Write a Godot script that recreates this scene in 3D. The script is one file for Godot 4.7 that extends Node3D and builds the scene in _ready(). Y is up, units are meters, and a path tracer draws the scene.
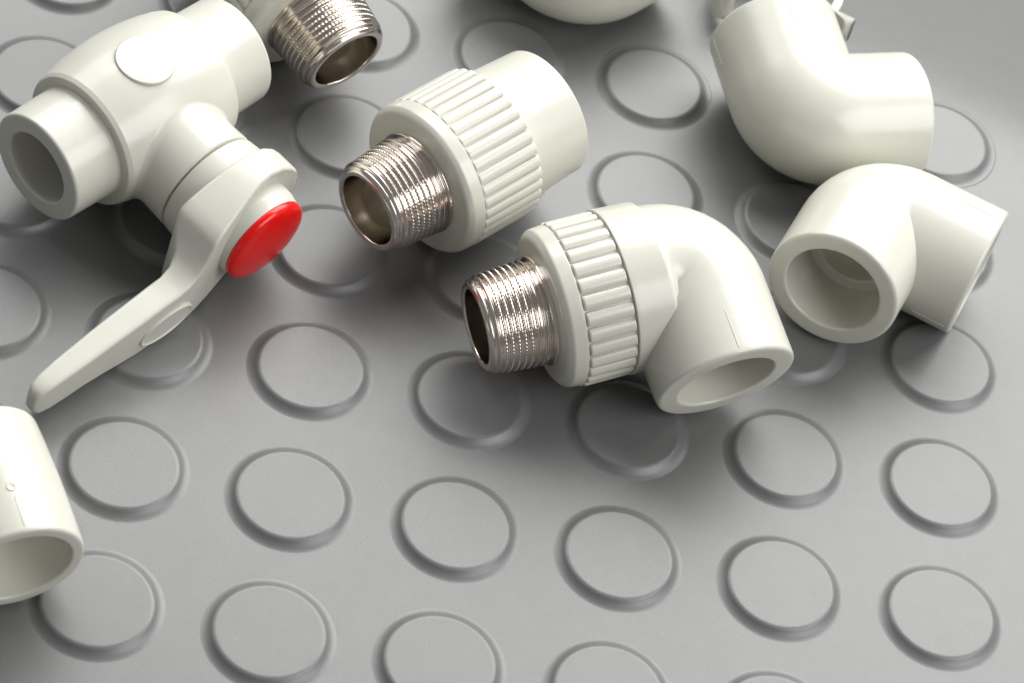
extends Node3D
# Plumbing fittings scattered on a studded rubber mat. Builders work in millimetres; MM turns them into metres.
const MM := 0.001
var white: StandardMaterial3D
var white_lever: StandardMaterial3D
var nickel: StandardMaterial3D
var red: StandardMaterial3D
var rubber: StandardMaterial3D
var used := {}
var nipple_mesh: ArrayMesh
var rib_meshes := {}

# ------------------------------------------------------------------ mesh helpers
# Rings of n points each, joined one to the next (and the last to the first when looped), with smooth normals.
func rings_mesh(rings: Array, looped := true) -> ArrayMesh:
	var n: int = rings[0].size()
	var m := rings.size()
	var v := PackedVector3Array()
	for r in rings:
		v.append_array(r)
	var nor := PackedVector3Array()
	nor.resize(v.size())
	var idx := PackedInt32Array()
	var vol := 0.0
	var mid := Vector3.ZERO
	for p in v:
		mid += p
	mid /= v.size()
	for a in (m if looped else m - 1):
		var b := (a + 1) % m
		for i in n:
			var j := (i + 1) % n
			var p := a * n + i
			var q := a * n + j
			var r := b * n + i
			var s := b * n + j
			for t in [[p, q, s], [p, s, r]]:
				var f: Vector3 = (v[t[1]] - v[t[0]]).cross(v[t[2]] - v[t[0]])
				if f.length_squared() < 1e-22:
					continue
				vol += (v[t[0]] - mid).dot(f)
				for k in t:
					nor[k] += f
				idx.append(t[0]); idx.append(t[2]); idx.append(t[1])
	var flip := vol < 0.0
	if flip:
		for k in range(0, idx.size(), 3):
			var h := idx[k + 1]
			idx[k + 1] = idx[k + 2]
			idx[k + 2] = h
	# points that fall together (ring seams, poles) share a normal
	for k in nor.size():
		nor[k] = (-nor[k] if flip else nor[k]).normalized()
	for a in [0, m - 1]:
		if rings[a][0].distance_to(rings[a][n / 2]) < 1e-7:
			var s := Vector3.ZERO
			for i in n:
				s += nor[a * n + i]
			for i in n:
				nor[a * n + i] = s.normalized()
	var arr := []
	arr.resize(Mesh.ARRAY_MAX)
	arr[Mesh.ARRAY_VERTEX] = v
	arr[Mesh.ARRAY_NORMAL] = nor
	arr[Mesh.ARRAY_INDEX] = idx
	var am := ArrayMesh.new()
	am.add_surface_from_arrays(Mesh.PRIMITIVE_TRIANGLES, arr)
	return am

# A closed (or open) outline of [s, r, fillet] corners becomes a list of points with rounded corners, split at most `step` apart.
func rounded(c: Array, closed := true, step := 1000.0) -> Array:
	var out := []
	var n := c.size()
	for i in n:
		var p := Vector2(c[i][0], c[i][1])
		var rad: float = c[i][2] if c[i].size() > 2 else 0.15
		if not closed and (i == 0 or i == n - 1):
			out.append(p)
			continue
		var a := Vector2(c[(i + n - 1) % n][0], c[(i + n - 1) % n][1])
		var b := Vector2(c[(i + 1) % n][0], c[(i + 1) % n][1])
		var da := (a - p).normalized()
		var db := (b - p).normalized()
		var turn := acos(clampf(da.dot(db), -1, 1))
		if rad <= 0.0 or turn > 3.05:
			out.append(p)
			continue
		var cut := minf(rad / tan(turn / 2.0), minf(a.distance_to(p), b.distance_to(p)) * 0.48)
		var p0 := p + da * cut
		var p1 := p + db * cut
		var segs := 5 if rad > 0.4 else 2
		for k in segs + 1:
			var t := float(k) / segs
			out.append(p0.lerp(p, t).lerp(p.lerp(p1, t), t))
	var fine := []
	var m := out.size()
	for i in m:
		fine.append(out[i])
		if not closed and i == m - 1:
			break
		var nx: Vector2 = out[(i + 1) % m]
		var parts := int(ceil(out[i].distance_to(nx) / step))
		for k in range(1, parts):
			fine.append(out[i].lerp(nx, float(k) / parts))
	return fine

# Turned shape round the local x axis.
func lathe(points: Array, n := 96, looped := true) -> ArrayMesh:
	var rings := []
	for p in points:
		var ring := PackedVector3Array()
		for i in n:
			var a := TAU * i / n
			ring.append(Vector3(p.x, cos(a) * p.y, sin(a) * p.y) * MM)
		rings.append(ring)
	return rings_mesh(rings, looped)

# The same outline swept along a bent axis: from (first, 0, 0) along -x, round a bend of radius rho, then along +z to (0, 0, second).
func bent(points: Array, first: float, second: float, rho: float, n := 96) -> ArrayMesh:
	var rings := []
	var s1 := first - rho
	var s2 := s1 + rho * PI / 2.0
	for p in points:
		var c: Vector3
		var e: Vector3
		if p.x <= s1:
			c = Vector3(first - p.x, 0, 0)
			e = Vector3(0, 0, 1)
		elif p.x < s2:
			var a: float = (p.x - s1) / rho
			e = Vector3(sin(a), 0, cos(a))
			c = Vector3(rho, 0, rho) - e * rho
		else:
			c = Vector3(0, 0, rho + p.x - s2)
			e = Vector3(1, 0, 0)
		var ring := PackedVector3Array()
		for i in n:
			var a := TAU * i / n
			ring.append((c + e * cos(a) * p.y + Vector3(0, sin(a) * p.y, 0)) * MM)
		rings.append(ring)
	return rings_mesh(rings, true)

# A thin raised line along a list of points (mm), sunk half into the surface below it.
func bead(path: Array, rad: float) -> ArrayMesh:
	var rings := []
	var n := 8
	for i in path.size():
		var d: Vector3 = (path[mini(i + 1, path.size() - 1)] - path[maxi(i - 1, 0)]).normalized()
		var u := d.cross(Vector3(0.3, 0.9, 0.2)).normalized()
		var w := d.cross(u)
		var r := rad if i > 0 and i < path.size() - 1 else 0.0
		var ring := PackedVector3Array()
		for k in n:
			var a := TAU * k / n
			ring.append((path[i] + (u * cos(a) + w * sin(a)) * r) * MM)
		rings.append(ring)
	return rings_mesh(rings, false)

# ------------------------------------------------------------------ scene helpers
func numbered(called: String) -> String:
	used[called] = used.get(called, -1) + 1
	return called if used[called] == 0 else "%s_%03d" % [called, used[called]]

func thing(called: String, label: String, category: String, at: Vector3, group := "") -> Node3D:
	var o := Node3D.new()
	o.name = numbered(called)
	add_child(o)
	o.position = at * MM
	o.set_meta("label", label)
	o.set_meta("category", category)
	if group:
		o.set_meta("group", group)
	return o

func part(called: String, mesh: Mesh, mat: Material, parent: Node3D, tr := Transform3D.IDENTITY) -> MeshInstance3D:
	var o := MeshInstance3D.new()
	o.name = called
	o.mesh = mesh
	o.material_override = null
	o.set_surface_override_material(0, mat)
	o.transform = tr
	parent.add_child(o, true)
	return o

# local x along a, local z along b (made square to a), origin at `at` mm relative to the thing
func pose(a: Vector3, b: Vector3, at: Vector3) -> Transform3D:
	var x := a.normalized()
	var z := (b - x * b.dot(x)).normalized()
	return Transform3D(Basis(x, z.cross(x), z), at * MM)

func base_of(p: Vector3) -> Vector3:
	return Vector3(p.x, 0, p.z)

# ------------------------------------------------------------------ materials
func noise_image(size: int, freq: float, octaves: int, seed_: int, lo: float, hi: float, kind := FastNoiseLite.TYPE_SIMPLEX_SMOOTH) -> Image:
	var f := FastNoiseLite.new()
	f.seed = seed_
	f.noise_type = kind
	f.frequency = freq
	f.fractal_octaves = octaves
	var src := f.get_seamless_image(size, size, false, false, 0.12, true)
	var im := Image.create(size, size, false, Image.FORMAT_RGB8)
	for y in size:
		for x in size:
			var v := lerpf(lo, hi, src.get_pixel(x, y).r)
			im.set_pixel(x, y, Color(v, v, v))
	return im

func make_materials() -> void:
	var grain := noise_image(1024, 0.25, 3, 5, 0.0, 1.0)
	var patches := noise_image(1024, 0.006, 4, 11, 0.965, 1.0)
	var rng := RandomNumberGenerator.new()
	rng.seed = 7
	# dust and pale scuffs on the rubber
	for y in 1024:
		for x in 1024:
			var g := 0.445 * patches.get_pixel(x, y).r * rng.randf_range(0.87, 1.0)
			patches.set_pixel(x, y, Color(g, g, g))
	for k in 150:
		var x := rng.randi_range(1, 1022)
		var y := rng.randi_range(1, 1022)
		var v := rng.randf_range(0.5, 0.85)
		var len_ := rng.randi_range(1, 6) if k % 9 == 0 else rng.randi_range(1, 3)
		var dx := rng.randf_range(-1.0, 1.0)
		for q in len_:
			var px := Vector2i(clampi(x + int(q * dx), 0, 1023), clampi(y + q, 0, 1023))
			patches.set_pixelv(px, Color(v, v, v))
			grain.set_pixelv(px, Color(1, 1, 1))
	rubber = StandardMaterial3D.new()
	rubber.resource_name = "grey rubber"
	rubber.albedo_color = Color.WHITE
	rubber.albedo_texture = ImageTexture.create_from_image(patches)
	rubber.roughness = 0.42
	rubber.metallic_specular = 0.66
	rubber.heightmap_enabled = true
	rubber.heightmap_texture = ImageTexture.create_from_image(grain)
	rubber.heightmap_scale = 0.0035
	rubber.uv1_triplanar = true
	rubber.uv1_world_triplanar = true
	rubber.uv1_scale = Vector3.ONE * 16.0

	white = StandardMaterial3D.new()
	white.resource_name = "off white polypropylene"
	white.albedo_color = Color(0.822, 0.819, 0.773)
	white.roughness = 0.27
	white.metallic_specular = 0.56
	white.heightmap_enabled = true
	white.heightmap_texture = ImageTexture.create_from_image(noise_image(256, 0.03, 3, 21, 0.0, 1.0))
	white.heightmap_scale = 0.002
	white.roughness = 0.30
	white.roughness_texture = ImageTexture.create_from_image(noise_image(256, 0.02, 3, 31, 0.70, 0.88))
	white.albedo_texture = ImageTexture.create_from_image(noise_image(256, 0.015, 3, 41, 0.988, 1.0))
	white.uv1_triplanar = true
	white.uv1_scale = Vector3.ONE * 30.0

	white_lever = white.duplicate()
	white_lever.albedo_color = Color(0.802, 0.801, 0.757)
	white_lever.roughness = 0.46

	nickel = StandardMaterial3D.new()
	nickel.resource_name = "nickel plated brass"
	nickel.albedo_color = Color(0.90, 0.86, 0.825)
	nickel.metallic = 1.0
	nickel.roughness = 0.15

	red = StandardMaterial3D.new()
	red.resource_name = "red plastic"
	red.albedo_color = Color(0.89, 0.06, 0.045)
	red.roughness = 0.22

# ------------------------------------------------------------------ mat
const LAT_O := Vector2(-38.627, 22.740)
const LAT_A := -0.143409
const PITCH := 34.0
const MAT_TOP := -1.45

func mat_height(x: float, z: float) -> float:
	# the far right corner of the mat sags away over an edge
	var w := (x - 59.3) * 0.16 - (z + 117.0) * 0.987
	var k := 7.0
	return MAT_TOP - 0.30 * k * log(1.0 + exp(clampf(w / k, -30.0, 30.0)))

func bend_dist(x: float, z: float) -> float:
	return (x - 59.3) * 0.16 - (z + 117.0) * 0.987

func build_mat() -> void:
	var x0 := -240.0
	var x1 := 240.0
	var z0 := -230.0
	var z1 := 190.0
	var step := 3.0
	var nx := int((x1 - x0) / step)
	var nz := int((z1 - z0) / step)
	var v := PackedVector3Array()
	var nor := PackedVector3Array()
	var idx := PackedInt32Array()
	for side in [0, 1]:
		var off: float = -3.0 * side
		var first := v.size()
		for j in nz + 1:
			for i in nx + 1:
				var x := x0 + i * step
				var z := z0 + j * step
				v.append(Vector3(x, mat_height(x, z) + off, z) * MM)
				var g := Vector3(mat_height(x - 1, z) - mat_height(x + 1, z), 2.0, mat_height(x, z - 1) - mat_height(x, z + 1)).normalized()
				nor.append(g if side == 0 else -g)
		for j in nz:
			for i in nx:
				var p := first + j * (nx + 1) + i
				var q := p + 1
				var r := p + nx + 1
				var s := r + 1
				if side == 0:
					idx.append_array(PackedInt32Array([p, q, s, p, s, r]))
				else:
					idx.append_array(PackedInt32Array([p, s, q, p, r, s]))
	var arr := []
	arr.resize(Mesh.ARRAY_MAX)
	arr[Mesh.ARRAY_VERTEX] = v
	arr[Mesh.ARRAY_NORMAL] = nor
	arr[Mesh.ARRAY_INDEX] = idx
	var am := ArrayMesh.new()
	am.add_surface_from_arrays(Mesh.PRIMITIVE_TRIANGLES, arr)
	var mat := MeshInstance3D.new()
	mat.name = "ground_mat"
	mat.mesh = am
	mat.set_surface_override_material(0, rubber)
	mat.set_meta("kind", "structure")
	mat.set_meta("label", "grey rubber mat with raised round studs in a square grid")
	add_child(mat)
	# one moulded stud: flat top, rounded shoulder, hollow foot running out on the mat
	var prof := [Vector2(0.0, 0.0)]
	for r in [4.0, 8.0, 10.0, 10.4]:
		prof.append(Vector2(0.0, r))
	for k in range(1, 8):
		var a := k / 7.0 * 0.78
		prof.append(Vector2(-1.5 * (1.0 - cos(a)), 10.4 + 1.5 * sin(a)))
	var edge: Vector2 = prof[prof.size() - 1]
	for k in range(1, 15):
		var t := k / 14.0
		prof.append(Vector2(lerpf(edge.x, MAT_TOP - 0.02, 1.0 - pow(1.0 - t, 2.3)), edge.y + 2.5 * t))
	var last: Vector2 = prof[prof.size() - 1]
	prof.append(Vector2(MAT_TOP - 0.5, last.y))
	prof.append(Vector2(MAT_TOP - 0.5, 0.0))
	var rings := []
	for p in prof:
		var ring := PackedVector3Array()
		for i in 72:
			var a := TAU * i / 72
			ring.append(Vector3(cos(a) * p.y, p.x, sin(a) * p.y) * MM)
		rings.append(ring)
	var stud := rings_mesh(rings, false)
	var c := cos(LAT_A)
	var s := sin(LAT_A)
	for j in range(-6, 6):
		for i in range(-6, 8):
			var x := LAT_O.x + c * i * PITCH - s * j * PITCH
			var z := LAT_O.y + s * i * PITCH + c * j * PITCH
			if bend_dist(x, z) > -6.0 or absf(x) > 215.0:
				continue
			# only the studs in or just round the picture
			if x < -165 or x > 150 or z < -185 or z > 165:
				continue
			part("stud", stud, rubber, mat, Transform3D(Basis.IDENTITY, Vector3(x, 0, z) * MM))

# ------------------------------------------------------------------ fittings
func nipple() -> ArrayMesh:
	if nipple_mesh:
		return nipple_mesh
	# hollow nickel nipple, x = 0 at the mouth, growing along +x into the fitting
	var n := 456
	var rows := []
	for p in [[17.5, 8.0], [0.5, 8.0], [0.15, 8.1], [0.0, 8.35], [0.0, 9.0], [0.05, 9.3], [0.35, 9.6], [0.8, 9.95], [0.95, 10.0]]:
		rows.append(p)
	var s := 1.05
	while s < 13.0:
		rows.append([s, -1.0])
		s += 0.115
	for p in [[13.05, 10.7], [13.3, 10.7], [13.45, 11.5], [13.65, 11.75], [14.0, 11.8], [15.2, 11.8], [17.5, 11.8]]:
		rows.append(p)
	var rings := []
	for p in rows:
		var ring := PackedVector3Array()
		for i in n:
			var a := TAU * i / n
			var r: float = p[1]
			if r < 0.0:
				var x: float = p[0]
				var ph := fposmod(x / 1.38 + a / TAU, 1.0)
				var w := 1.0 - absf(ph * 2.0 - 1.0)          # 0 at the root, 1 on the crest
				w = smoothstep(0.05, 0.95, w)
				var ends := smoothstep(1.0, 2.0, x) * (1.0 - smoothstep(12.2, 13.0, x))
				var crest := 10.5 + 0.085 * (x - 1.0)
				var rowed := smoothstep(2.6, 3.4, x) * (1.0 - smoothstep(9.4, 10.4, x))
				var nick := 0.17 * rowed * smoothstep(0.55, 1.0, w) * smoothstep(0.1, 0.9, 0.5 + 0.5 * cos(76.0 * a))
				r = crest - 0.72 * (1.0 - w * ends) - nick
			ring.append(Vector3(p[0], cos(a) * r, sin(a) * r) * MM)
		rings.append(ring)
	nipple_mesh = rings_mesh(rings, true)
	return nipple_mesh

# one raised rib of a grip ring, lying along +x from 0 to `length`, on the y axis at radius r
func rib_mesh(length: float, width: float, height: float, r: float) -> ArrayMesh:
	var key := "%f %f %f %f" % [length, width, height, r]
	if rib_meshes.has(key):
		return rib_meshes[key]
	var rings := []
	var st := [0.0, 0.12, 0.3, 0.6, length * 0.33, length * 0.66, length - 0.6, length - 0.3, length - 0.12, length]
	for x in st:
		var e := minf(x, length - x)
		var k := sqrt(maxf(0.0, 1.0 - pow(1.0 - minf(e / 0.6, 1.0), 2.0)))
		var ring := PackedVector3Array()
		for i in 14:
			var a := TAU * i / 14
			ring.append(Vector3(x, r + sin(a) * height * (0.35 + 0.65 * k) * (1.0 if e > 0.0 else 0.4), cos(a) * width * 0.5 * (0.75 + 0.25 * k)) * MM)
		rings.append(ring)
	# closed ends
	for at in [0, 1]:
		var x: float = length * at
		var ring := PackedVector3Array()
		for i in 14:
			ring.append(Vector3(x, r, 0) * MM)
		if at == 0:
			rings.push_front(ring)
		else:
			rings.append(ring)
	var m := rings_mesh(rings, false)
	rib_meshes[key] = m
	return m

func ribs(parent: Node3D, from: float, length: float, count: int, width: float, height: float, r: float, turn := 0.0) -> void:
	var m := rib_mesh(length, width, height, r)
	for i in count:
		part("rib", m, white, parent, Transform3D(Basis(Vector3.RIGHT, TAU * (i + turn) / count), Vector3(from, 0, 0) * MM))

const RHO := 7.6

func plain_elbow(label: String, p: Vector3, d1: Vector3, d2: Vector3, group: String, outer := 14.8, bore := 10.6) -> Node3D:
	var base := base_of(p)
	var t := thing("pipe_elbow", label, "pipe elbow", base, group)
	var l := 25.8
	var total := 2.0 * (l - RHO) + RHO * PI / 2.0
	var depth := 14.0
	var prof := rounded([[0, bore, 0.7], [0, outer, 1.0], [total, outer, 1.0], [total, bore, 0.7],
		[total - depth, bore - 0.25, 0.3], [total - depth, 7.9, 0.5], [depth, 7.9, 0.5], [depth, bore - 0.25, 0.3]], true, 1.0)
	var b := part("body", bent(prof, l, l, RHO), white, t, pose(d1, d2, p - base))
	# mould lines left on both arms
	var su := signf(b.transform.basis.y.y)
	for line in [[0, PI * 0.5 - 0.22], [1, PI * 0.5 + 0.15], [1, -0.45], [0, PI + 0.03], [1, PI + 0.03]]:
		var ang: float = line[1] * su
		var path := []
		for k in 12:
			var sd := 0.9 + k * 0.8
			var q := Vector3(l - sd, sin(ang) * outer, cos(ang) * outer)
			path.append(q if line[0] == 0 else Vector3(q.z, q.y, q.x))
		part("mould_line", bead(path, 0.12), white, b)
	return t

func male_adapter(label: String, mouth: Vector3, d: Vector3, roll: Vector3, group: String) -> Node3D:
	var base := base_of(mouth + d * 26.0)
	var t := thing("male_adapter", label, "pipe adapter", base, group)
	var tr := pose(d, roll, mouth - base)
	part("threaded_nipple", nipple(), nickel, t, tr)
	var prof := rounded([[14.2, 7.6, 0.2], [14.2, 16.5, 1.6], [15.4, 17.35, 1.2], [18.3, 17.5, 0.25], [18.35, 16.9, 0.15], [34.5, 16.7, 0.15], [34.6, 15.4, 0.3], [50.1, 14.7, 0.7], [50.1, 10.6, 0.6], [36.0, 10.4, 0.3], [36.0, 7.6, 0.3]])
	var b := part("body", lathe(prof, 128), white, t, tr)
	ribs(b, 18.3, 16.2, 36, 2.75, 0.85, 16.75)
	return t

func coupling(label: String, mouth: Vector3, d: Vector3) -> void:
	var base := base_of(mouth - d * 15.0)
	var t := thing("pipe_coupling", label, "pipe coupling", base)
	var tr := pose(-d, Vector3.UP, mouth - base)      # x runs from the open mouth into the coupling, z up
	var l := 29.8
	var prof := rounded([[0, 10.5, 0.7], [0, 13.15, 0.9], [5, 13.25, 0], [15, 13.15, 0], [24, 12.75, 0], [l, 12.3, 1.4], [l, 10.3, 0.6], [15.8, 10.1, 0.2], [15.8, 8.8, 0.4], [14.0, 8.8, 0.4], [14.0, 10.2, 0.2]])
	var b := part("body", lathe(prof, 112), white, t, tr)
	var ang := PI * 0.5 + 0.02
	var o := Vector3(0, cos(ang), sin(ang))
	var path := []
	for k in 10:
		path.append(Vector3(0.9 + k * 0.85, 0, 0) + o * 13.2)
	part("mould_line", bead(path, 0.13), white, b)
	var g := lathe(rounded([[-0.5, 0.0], [-0.5, 1.0, 0.1], [0.16, 0.95, 0.12], [0.03, 0.5, 0.1], [-0.02, 0.0]], false), 24, false)
	part("gate_mark", g, white, b, pose(o, Vector3.RIGHT, Vector3(10.2, 0, 0) + o * 13.22))

func threaded_elbow(label: String, p: Vector3, d1: Vector3, d2: Vector3) -> Node3D:
	var base := base_of(p)
	var t := thing("threaded_elbow", label, "pipe elbow", base)
	var tr := pose(d1, d2, p - base)
	var face := 32.3
	var rho := 6.8
	var second := 25.9
	var r := 15.2
	var total := face - rho + rho * PI / 2.0 + second - rho
	var prof := rounded([[0, 7.6, 0.2], [0, 15.6, 1.8], [1.3, 17.0, 1.2], [4.3, 17.3, 0.25], [4.4, 16.7, 0.15], [15.1, 17.0, 0.15], [15.15, 17.9, 0.25], [23.8, 17.5, 0.9], [24.7, 16.3, 1.2], [33.0, r + 0.1, 0.0],
		[total, r, 1.0], [total, 10.6, 0.7], [total - 14.0, 10.3, 0.3], [total - 14.0, 7.6, 0.5]], true, 1.0)
	var b := part("body", bent(prof, face, second, rho, 120), white, t, tr)
	# ribs lie along the first axis, set from the collar towards the bend
	var m := rib_mesh(10.6, 3.3, 1.0, 16.7)
	for i in 30:
		part("rib", m, white, b, Transform3D(Basis(Vector3.RIGHT, TAU * i / 30.0), Vector3(face - 15.05, 0, 0) * MM))
	for ang in [-PI * 0.5 - 0.02, 0.35]:
		var path := []
		for k in 12:
			path.append(Vector3(cos(ang) * r, sin(ang) * r, second - 1.0 - k * 0.9))
		part("mould_line", bead(path, 0.13), white, b)
	part("threaded_nipple", nipple(), nickel, t, pose(-d1, d2, p + d1 * 46.8 - base))
	return t

func valve() -> void:
	var p := Vector3(-91.39, 17.4, -16.48)
	var d1 := Vector3(-0.50683, -0.02095, 0.86179).normalized()
	var d2 := Vector3(0.85848, -0.10307, 0.50238)
	var base := base_of(p)
	var t := thing("ball_valve", "off white plastic ball valve with long lever and round red cap", "ball valve", base)
	var tr := pose(d1, d2, p - base)         # x along the pipe, z along the stem, y = z cross x points down
	var up: Vector3 = -tr.basis.y
	# the barrel
	var outline := [[-29.3, 8.2, 0.6], [-16.0, 7.9, 0.3], [-16.0, 6.2, 0.3], [13.0, 6.2, 0.3], [13.0, 7.9, 0.3], [27.05, 8.2, 0.6], [27.05, 12.45, 0.8], [15.0, 12.75, 0.5], [15.0, 15.0, 0.5], [13.9, 15.55, 0.6]]
	for k in 15:
		var x := 12.5 - 27.5 * k / 14.0
		outline.append([x, barrel_radius(x), 0.0])
	outline.append_array([[-16.6, 15.2, 0.5], [-16.7, 12.75, 0.5], [-29.3, 12.45, 0.8]])
	var body := part("valve_body", lathe(rounded(outline), 128), white, t, tr)
	# stem housing, run out on the barrel with a small fillet
	var rs := 12.4
	var fil := 1.5
	var rings := []
	for m in range(-1, 9):
		var al := maxf(0.0, m) / 8.0 * PI / 2.0
		var rr := rs + fil * (1.0 - sin(al))
		var h := fil * (1.0 - cos(al)) - (1.5 if m < 0 else 0.18)
		var ring := PackedVector3Array()
		for i in 96:
			var a := TAU * i / 96
			var u := cos(a) * rr
			var w := sin(a) * rr
			var rb := barrel_radius(clampf(u, -15.2, 13.6))
			ring.append(Vector3(u, w, sqrt(maxf(1.0, rb * rb - w * w)) + h) * MM)
		rings.append(ring)
	for q in rounded([[16.8, 12.35, 0], [23.2, 12.6, 0.6], [23.4, 11.2, 0.2], [20.0, 11.0, 0]], false):
		var ring := PackedVector3Array()
		for i in 96:
			var a := TAU * i / 96
			var z: float = maxf(q.x, rings[rings.size() - 1][i].z / MM + 0.05) if q.x < 17.5 else q.x
			ring.append(Vector3(cos(a) * q.y, sin(a) * q.y, z) * MM)
		rings.append(ring)
	part("stem_housing", rings_mesh(rings, false), white, t, tr)
	# flat round boss on top of the barrel
	var disc := []
	for q in [[6.45, -1.2], [6.42, 0.1], [6.3, 0.3], [6.1, 0.36], [3.0, 0.36], [0.0, 0.36]]:
		var ring := PackedVector3Array()
		for i in 64:
			var a := TAU * i / 64
			var u: float = cos(a) * q[0]
			var w: float = sin(a) * q[0]
			var rb := barrel_radius(u)
			ring.append(Vector3(u, -lerpf(sqrt(rb * rb - w * w), 17.1, 0.4) - q[1], w) * MM)
		disc.append(ring)
	part("boss", rings_mesh(disc, false), white, t, tr)
	# collar and lever
	var stem := pose(d2, d1, p - base)
	part("stem_collar", lathe(rounded([[20.0, 9.0], [20.0, 11.4, 0.2], [23.8, 11.4, 0.3], [23.9, 12.6, 0.4], [30.0, 13.3, 0.3], [30.0, 9.0]]), 96), white_lever, t, stem)
	var st := [
		# u, top, bottom, inner t, outer t, squareness
		[-15.2, 1.0, -2.0, 29.6, 34.2], [-14.9, 4.0, -4.5, 29.2, 35.0], [-13.6, 7.0, -7.2, 29.0, 35.4], [-11.2, 10.0, -10.2, 29.0, 35.6], [-8.0, 12.6, -12.4, 29.0, 35.8],
		[-4.0, 14.0, -13.2, 29.0, 36.0], [0.0, 14.1, -13.6, 29.0, 36.6], [4.0, 13.5, -13.7, 29.0, 37.6], [8.0, 12.4, -13.6, 29.0, 38.7], [12.0, 11.0, -13.4, 29.0, 39.8],
		[14.4, 9.8, -13.2, 29.1, 40.4], [15.6, 8.4, -13.1, 29.6, 40.7], [17.0, 5.6, -13.0, 31.2, 41.0], [19.0, 2.8, -12.9, 33.8, 41.4], [21.5, 1.4, -12.8, 35.2, 41.8], [24.5, 0.7, -12.7, 35.8, 42.0],
		[29.0, 0.5, -12.7, 36.0, 42.1], [34.0, 0.0, -12.7, 36.2, 42.2], [39.0, -0.5, -12.2, 36.4, 42.2], [44.0, -1.1, -11.5, 36.6, 42.2], [49.0, -1.7, -11.1, 36.9, 42.2],
		[54.0, -2.3, -11.5, 37.2, 42.1], [58.0, -2.8, -11.6, 37.6, 42.0], [60.6, -3.5, -11.3, 38.0, 41.8], [61.7, -4.5, -10.5, 38.6, 41.5], [62.2, -5.8, -9.3, 39.4, 41.1]]
	var lr := []
	var ends := [st[0].duplicate(), st[st.size() - 1].duplicate()]
	for k in st.size() + 2:
		var s: Array = ends[0] if k == 0 else ends[1] if k == st.size() + 1 else st[k - 1]
		var shrink := 0.0 if k == 0 or k == st.size() + 1 else 1.0
		var hv: float = (s[1] - s[2]) * 0.5
		var ht: float = (s[4] - s[3]) * 0.5
		var cv: float = (s[1] + s[2]) * 0.5
		var ct: float = (s[4] + s[3]) * 0.5
		var rad := minf(0.9, minf(hv, ht) * 0.8)
		var ring := PackedVector3Array()
		for q in 4:
			for e in 6:
				var a := PI * 0.5 * (q + e / 5.0)
				var sx := 1.0 if q == 0 or q == 3 else -1.0
				var sy := 1.0 if q < 2 else -1.0
				ring.append(Vector3(s[0], -(cv + shrink * (sy * (hv - rad) + sin(a) * rad)), ct + shrink * (sx * (ht - rad) + cos(a) * rad)) * MM)
		lr.append(ring)
	var lever := part("lever", rings_mesh(lr, false), white_lever, t, tr)
	# oval thumb pad near the root of the grip
	var pad := []
	for q in [[41.0, 1.0], [42.45, 1.0], [42.62, 0.985], [42.66, 0.96], [42.6, 0.93], [42.36, 0.9], [42.32, 0.87], [42.32, 0.0]]:
		var ring := PackedVector3Array()
		for i in 48:
			var a := TAU * i / 48
			var u: float = cos(a) * 7.2 * q[1]
			var w: float = sin(a) * 3.9 * q[1]
			ring.append(Vector3(27.0 + u, 7.4 + w + u * 0.06, q[0]) * MM)
		pad.append(ring)
	part("grip_pad", rings_mesh(pad, false), white_lever, lever)
	part("cap_seat", lathe(rounded([[34.0, 4.0], [34.0, 11.0, 0], [38.5, 10.9, 0.4], [41.0, 10.2, 0.3], [41.0, 4.0]]), 96), white_lever, t, stem)
	var dome := [Vector2(40.6, 0.0), Vector2(40.6, 9.9), Vector2(40.9, 10.3), Vector2(41.4, 10.4), Vector2(41.9, 10.25)]
	for k in range(1, 9):
		var a := k / 8.0
		dome.append(Vector2(41.9 + 2.3 * sin(a * PI / 2.0), 10.25 * cos(a * PI / 2.0)))
	part("red_cap", lathe(dome, 96, false), red, t, stem)

func barrel_radius(x: float) -> float:
	var k := (x + 1.2) / 15.0
	return 17.45 - 1.95 * k * k

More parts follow.
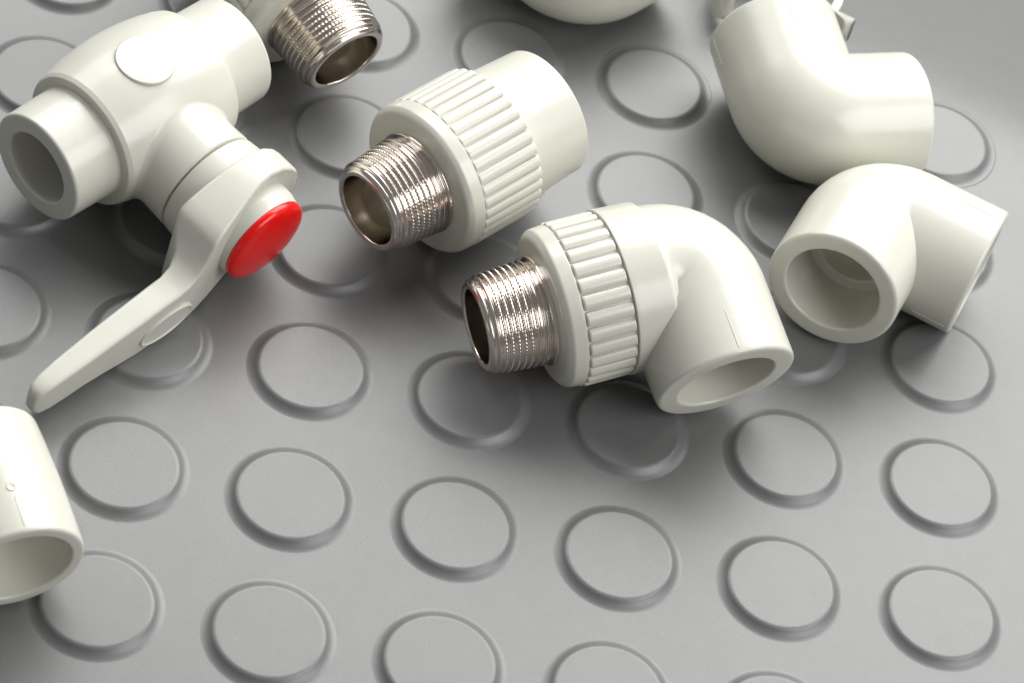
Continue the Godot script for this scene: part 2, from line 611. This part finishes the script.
func pipe_clip() -> void:
	# an open clip lying on its side, its two ends towards the elbow in front of it
	var front := Vector3(0.24, 0, 0.97).normalized()
	var side := Vector3(0.97, 0, -0.24).normalized()
	var c := Vector3(36.2, 0, -126.2)
	var t := thing("pipe_clip", "small off white open pipe clip lying behind the pipe elbows", "pipe clip", c)
	var inner := []
	var outer := []
	for k in 25:
		var a := lerpf(-0.55, PI + 0.55, k / 24.0)
		inner.append(Vector2(cos(a) * 13.2, sin(a) * 13.2))
		outer.append(Vector2(cos(a) * 15.4, sin(a) * 15.4))
	# splayed ends
	inner.push_front(Vector2(14.2, -10.8))
	outer.push_front(Vector2(17.4, -9.8))
	inner.append(Vector2(-14.2, -7.6))
	outer.append(Vector2(-16.2, -7.2))
	var rings := []
	for k in inner.size():
		var ring := PackedVector3Array()
		var i: Vector2 = inner[k]
		var o: Vector2 = outer[k]
		for q in [[i, 0.3], [i.lerp(o, 0.12), 0.0], [i.lerp(o, 0.88), 0.0], [o, 0.3], [o, 7.2], [i.lerp(o, 0.88), 7.5], [i.lerp(o, 0.12), 7.5], [i, 7.2]]:
			ring.append((side * q[0].x - front * q[0].y + Vector3(0, q[1] + 0.0, 0)) * MM)
		rings.append(ring)
	for e in [0, 1]:
		var src: PackedVector3Array = rings[0] if e == 0 else rings[rings.size() - 1]
		var m := Vector3.ZERO
		for q in src:
			m += q / 8.0
		var ring := PackedVector3Array()
		for q in 8:
			ring.append(m)
		if e == 0:
			rings.push_front(ring)
		else:
			rings.append(ring)
	part("clip_band", rings_mesh(rings, false), white, t, Transform3D.IDENTITY)
	var foot := BoxMesh.new()
	foot.size = Vector3(14, 7, 6) * MM
	part("foot", foot, white, t, Transform3D(Basis(side, Vector3.UP, front), (-front * 17.5 + Vector3(0, 3.9, 0)) * MM))

func _ready() -> void:
	# camera
	var cam := Camera3D.new()
	cam.name = "camera"
	add_child(cam)
	cam.transform = Transform3D(Basis(Vector3.RIGHT, deg_to_rad(-48.9046)) * Basis(Vector3.BACK, deg_to_rad(16.8345)), Vector3(0, 538.526, 469.710) * MM)
	cam.near = 0.02
	cam.far = 20.0
	var lens := CameraAttributesPhysical.new()
	lens.frustum_focal_length = 118.0
	lens.frustum_focus_distance = 0.70
	lens.exposure_aperture = 28.0
	lens.frustum_near = 0.02
	lens.frustum_far = 20.0
	cam.attributes = lens
	cam.fov = 11.6206
	cam.current = true
	# studio: a dim grey room and a large soft box above and behind the fittings
	var we := WorldEnvironment.new()
	we.name = "studio"
	var env := Environment.new()
	env.background_mode = Environment.BG_COLOR
	env.background_color = Color(0.48, 0.48, 0.485)
	env.background_energy_multiplier = 1.0
	env.tonemap_mode = Environment.TONE_MAPPER_LINEAR
	env.tonemap_exposure = 1.0
	env.sdfgi_enabled = true
	env.ssao_enabled = true
	env.ssil_enabled = true
	we.environment = env
	add_child(we)
	softbox("key_softbox", Vector3(150, 620, -600), Vector3(-20, 0, 10), Vector2(1.0, 0.7), 1.35, Color(1.0, 1.0, 0.99))
	softbox("side_softbox", Vector3(-420, 480, -330), Vector3(-20, 0, 0), Vector2(0.45, 0.4), 0.16, Color(1.0, 1.0, 1.0))
	softbox("front_softbox", Vector3(620, 520, 220), Vector3(0, 0, 0), Vector2(0.6, 0.5), 0.42, Color(1.0, 1.0, 1.0))

	make_materials()
	build_mat()
	valve()
	male_adapter("off white male adapter with ribbed grip and nickel thread beside the red capped lever", Vector3(-37.4, 16.4, -8.83), Vector3(0.58963, 0.06737, -0.80486), Vector3(0, 1, 0), "male adapters")
	male_adapter("nickel threaded pipe adapter lying behind the ball valve, its white body half hidden", Vector3(-52.6, 14.11, -52.03), Vector3(-0.75907, 0.15395, -0.63254), Vector3(0, 1, 0), "male adapters")
	threaded_elbow("off white elbow with nickel male thread, ribbed collar and open socket", Vector3(30.74, 20.9, -14.09), Vector3(-0.82961, -0.15430, 0.53659), Vector3(0.55831, -0.23793, 0.79478))
	plain_elbow("smooth white elbow with its open socket touching the threaded elbow", Vector3(68.3, 14.5, -51.6), Vector3(-0.225, 0.055, 0.972), Vector3(0.972, -0.01, 0.23), "plain pipe elbows")
	plain_elbow("smooth white elbow with both sockets turned away, in front of the pipe clip", Vector3(48.13, 14.24, -75.46), Vector3(0.87867, -0.04780, -0.47504), Vector3(-0.46752, 0.11558, -0.87639), "plain pipe elbows")
	var d := Vector3(0.571, -0.06494, 0.81838)
	coupling("short white straight pipe coupling below the tip of the valve lever", Vector3(-77.3, 12.6, 101.95), d)
	plain_elbow("rounded back of a white elbow behind the ribbed male adapter", Vector3(-9.2, 14.6, -102.2), Vector3(0.5475, 0, -0.8368), Vector3(-0.8368, 0, -0.5475), "plain pipe elbows")
	pipe_clip()

func softbox(called: String, at: Vector3, aim: Vector3, size: Vector2, energy: float, tint: Color) -> void:
	var l := AreaLight3D.new()
	l.name = called
	add_child(l)
	l.look_at_from_position(at * MM, aim * MM, Vector3.UP)
	l.area_size = size
	l.area_normalize_energy = true
	l.light_energy = energy
	l.light_color = tint
	l.area_range = 5.0
	l.shadow_enabled = true
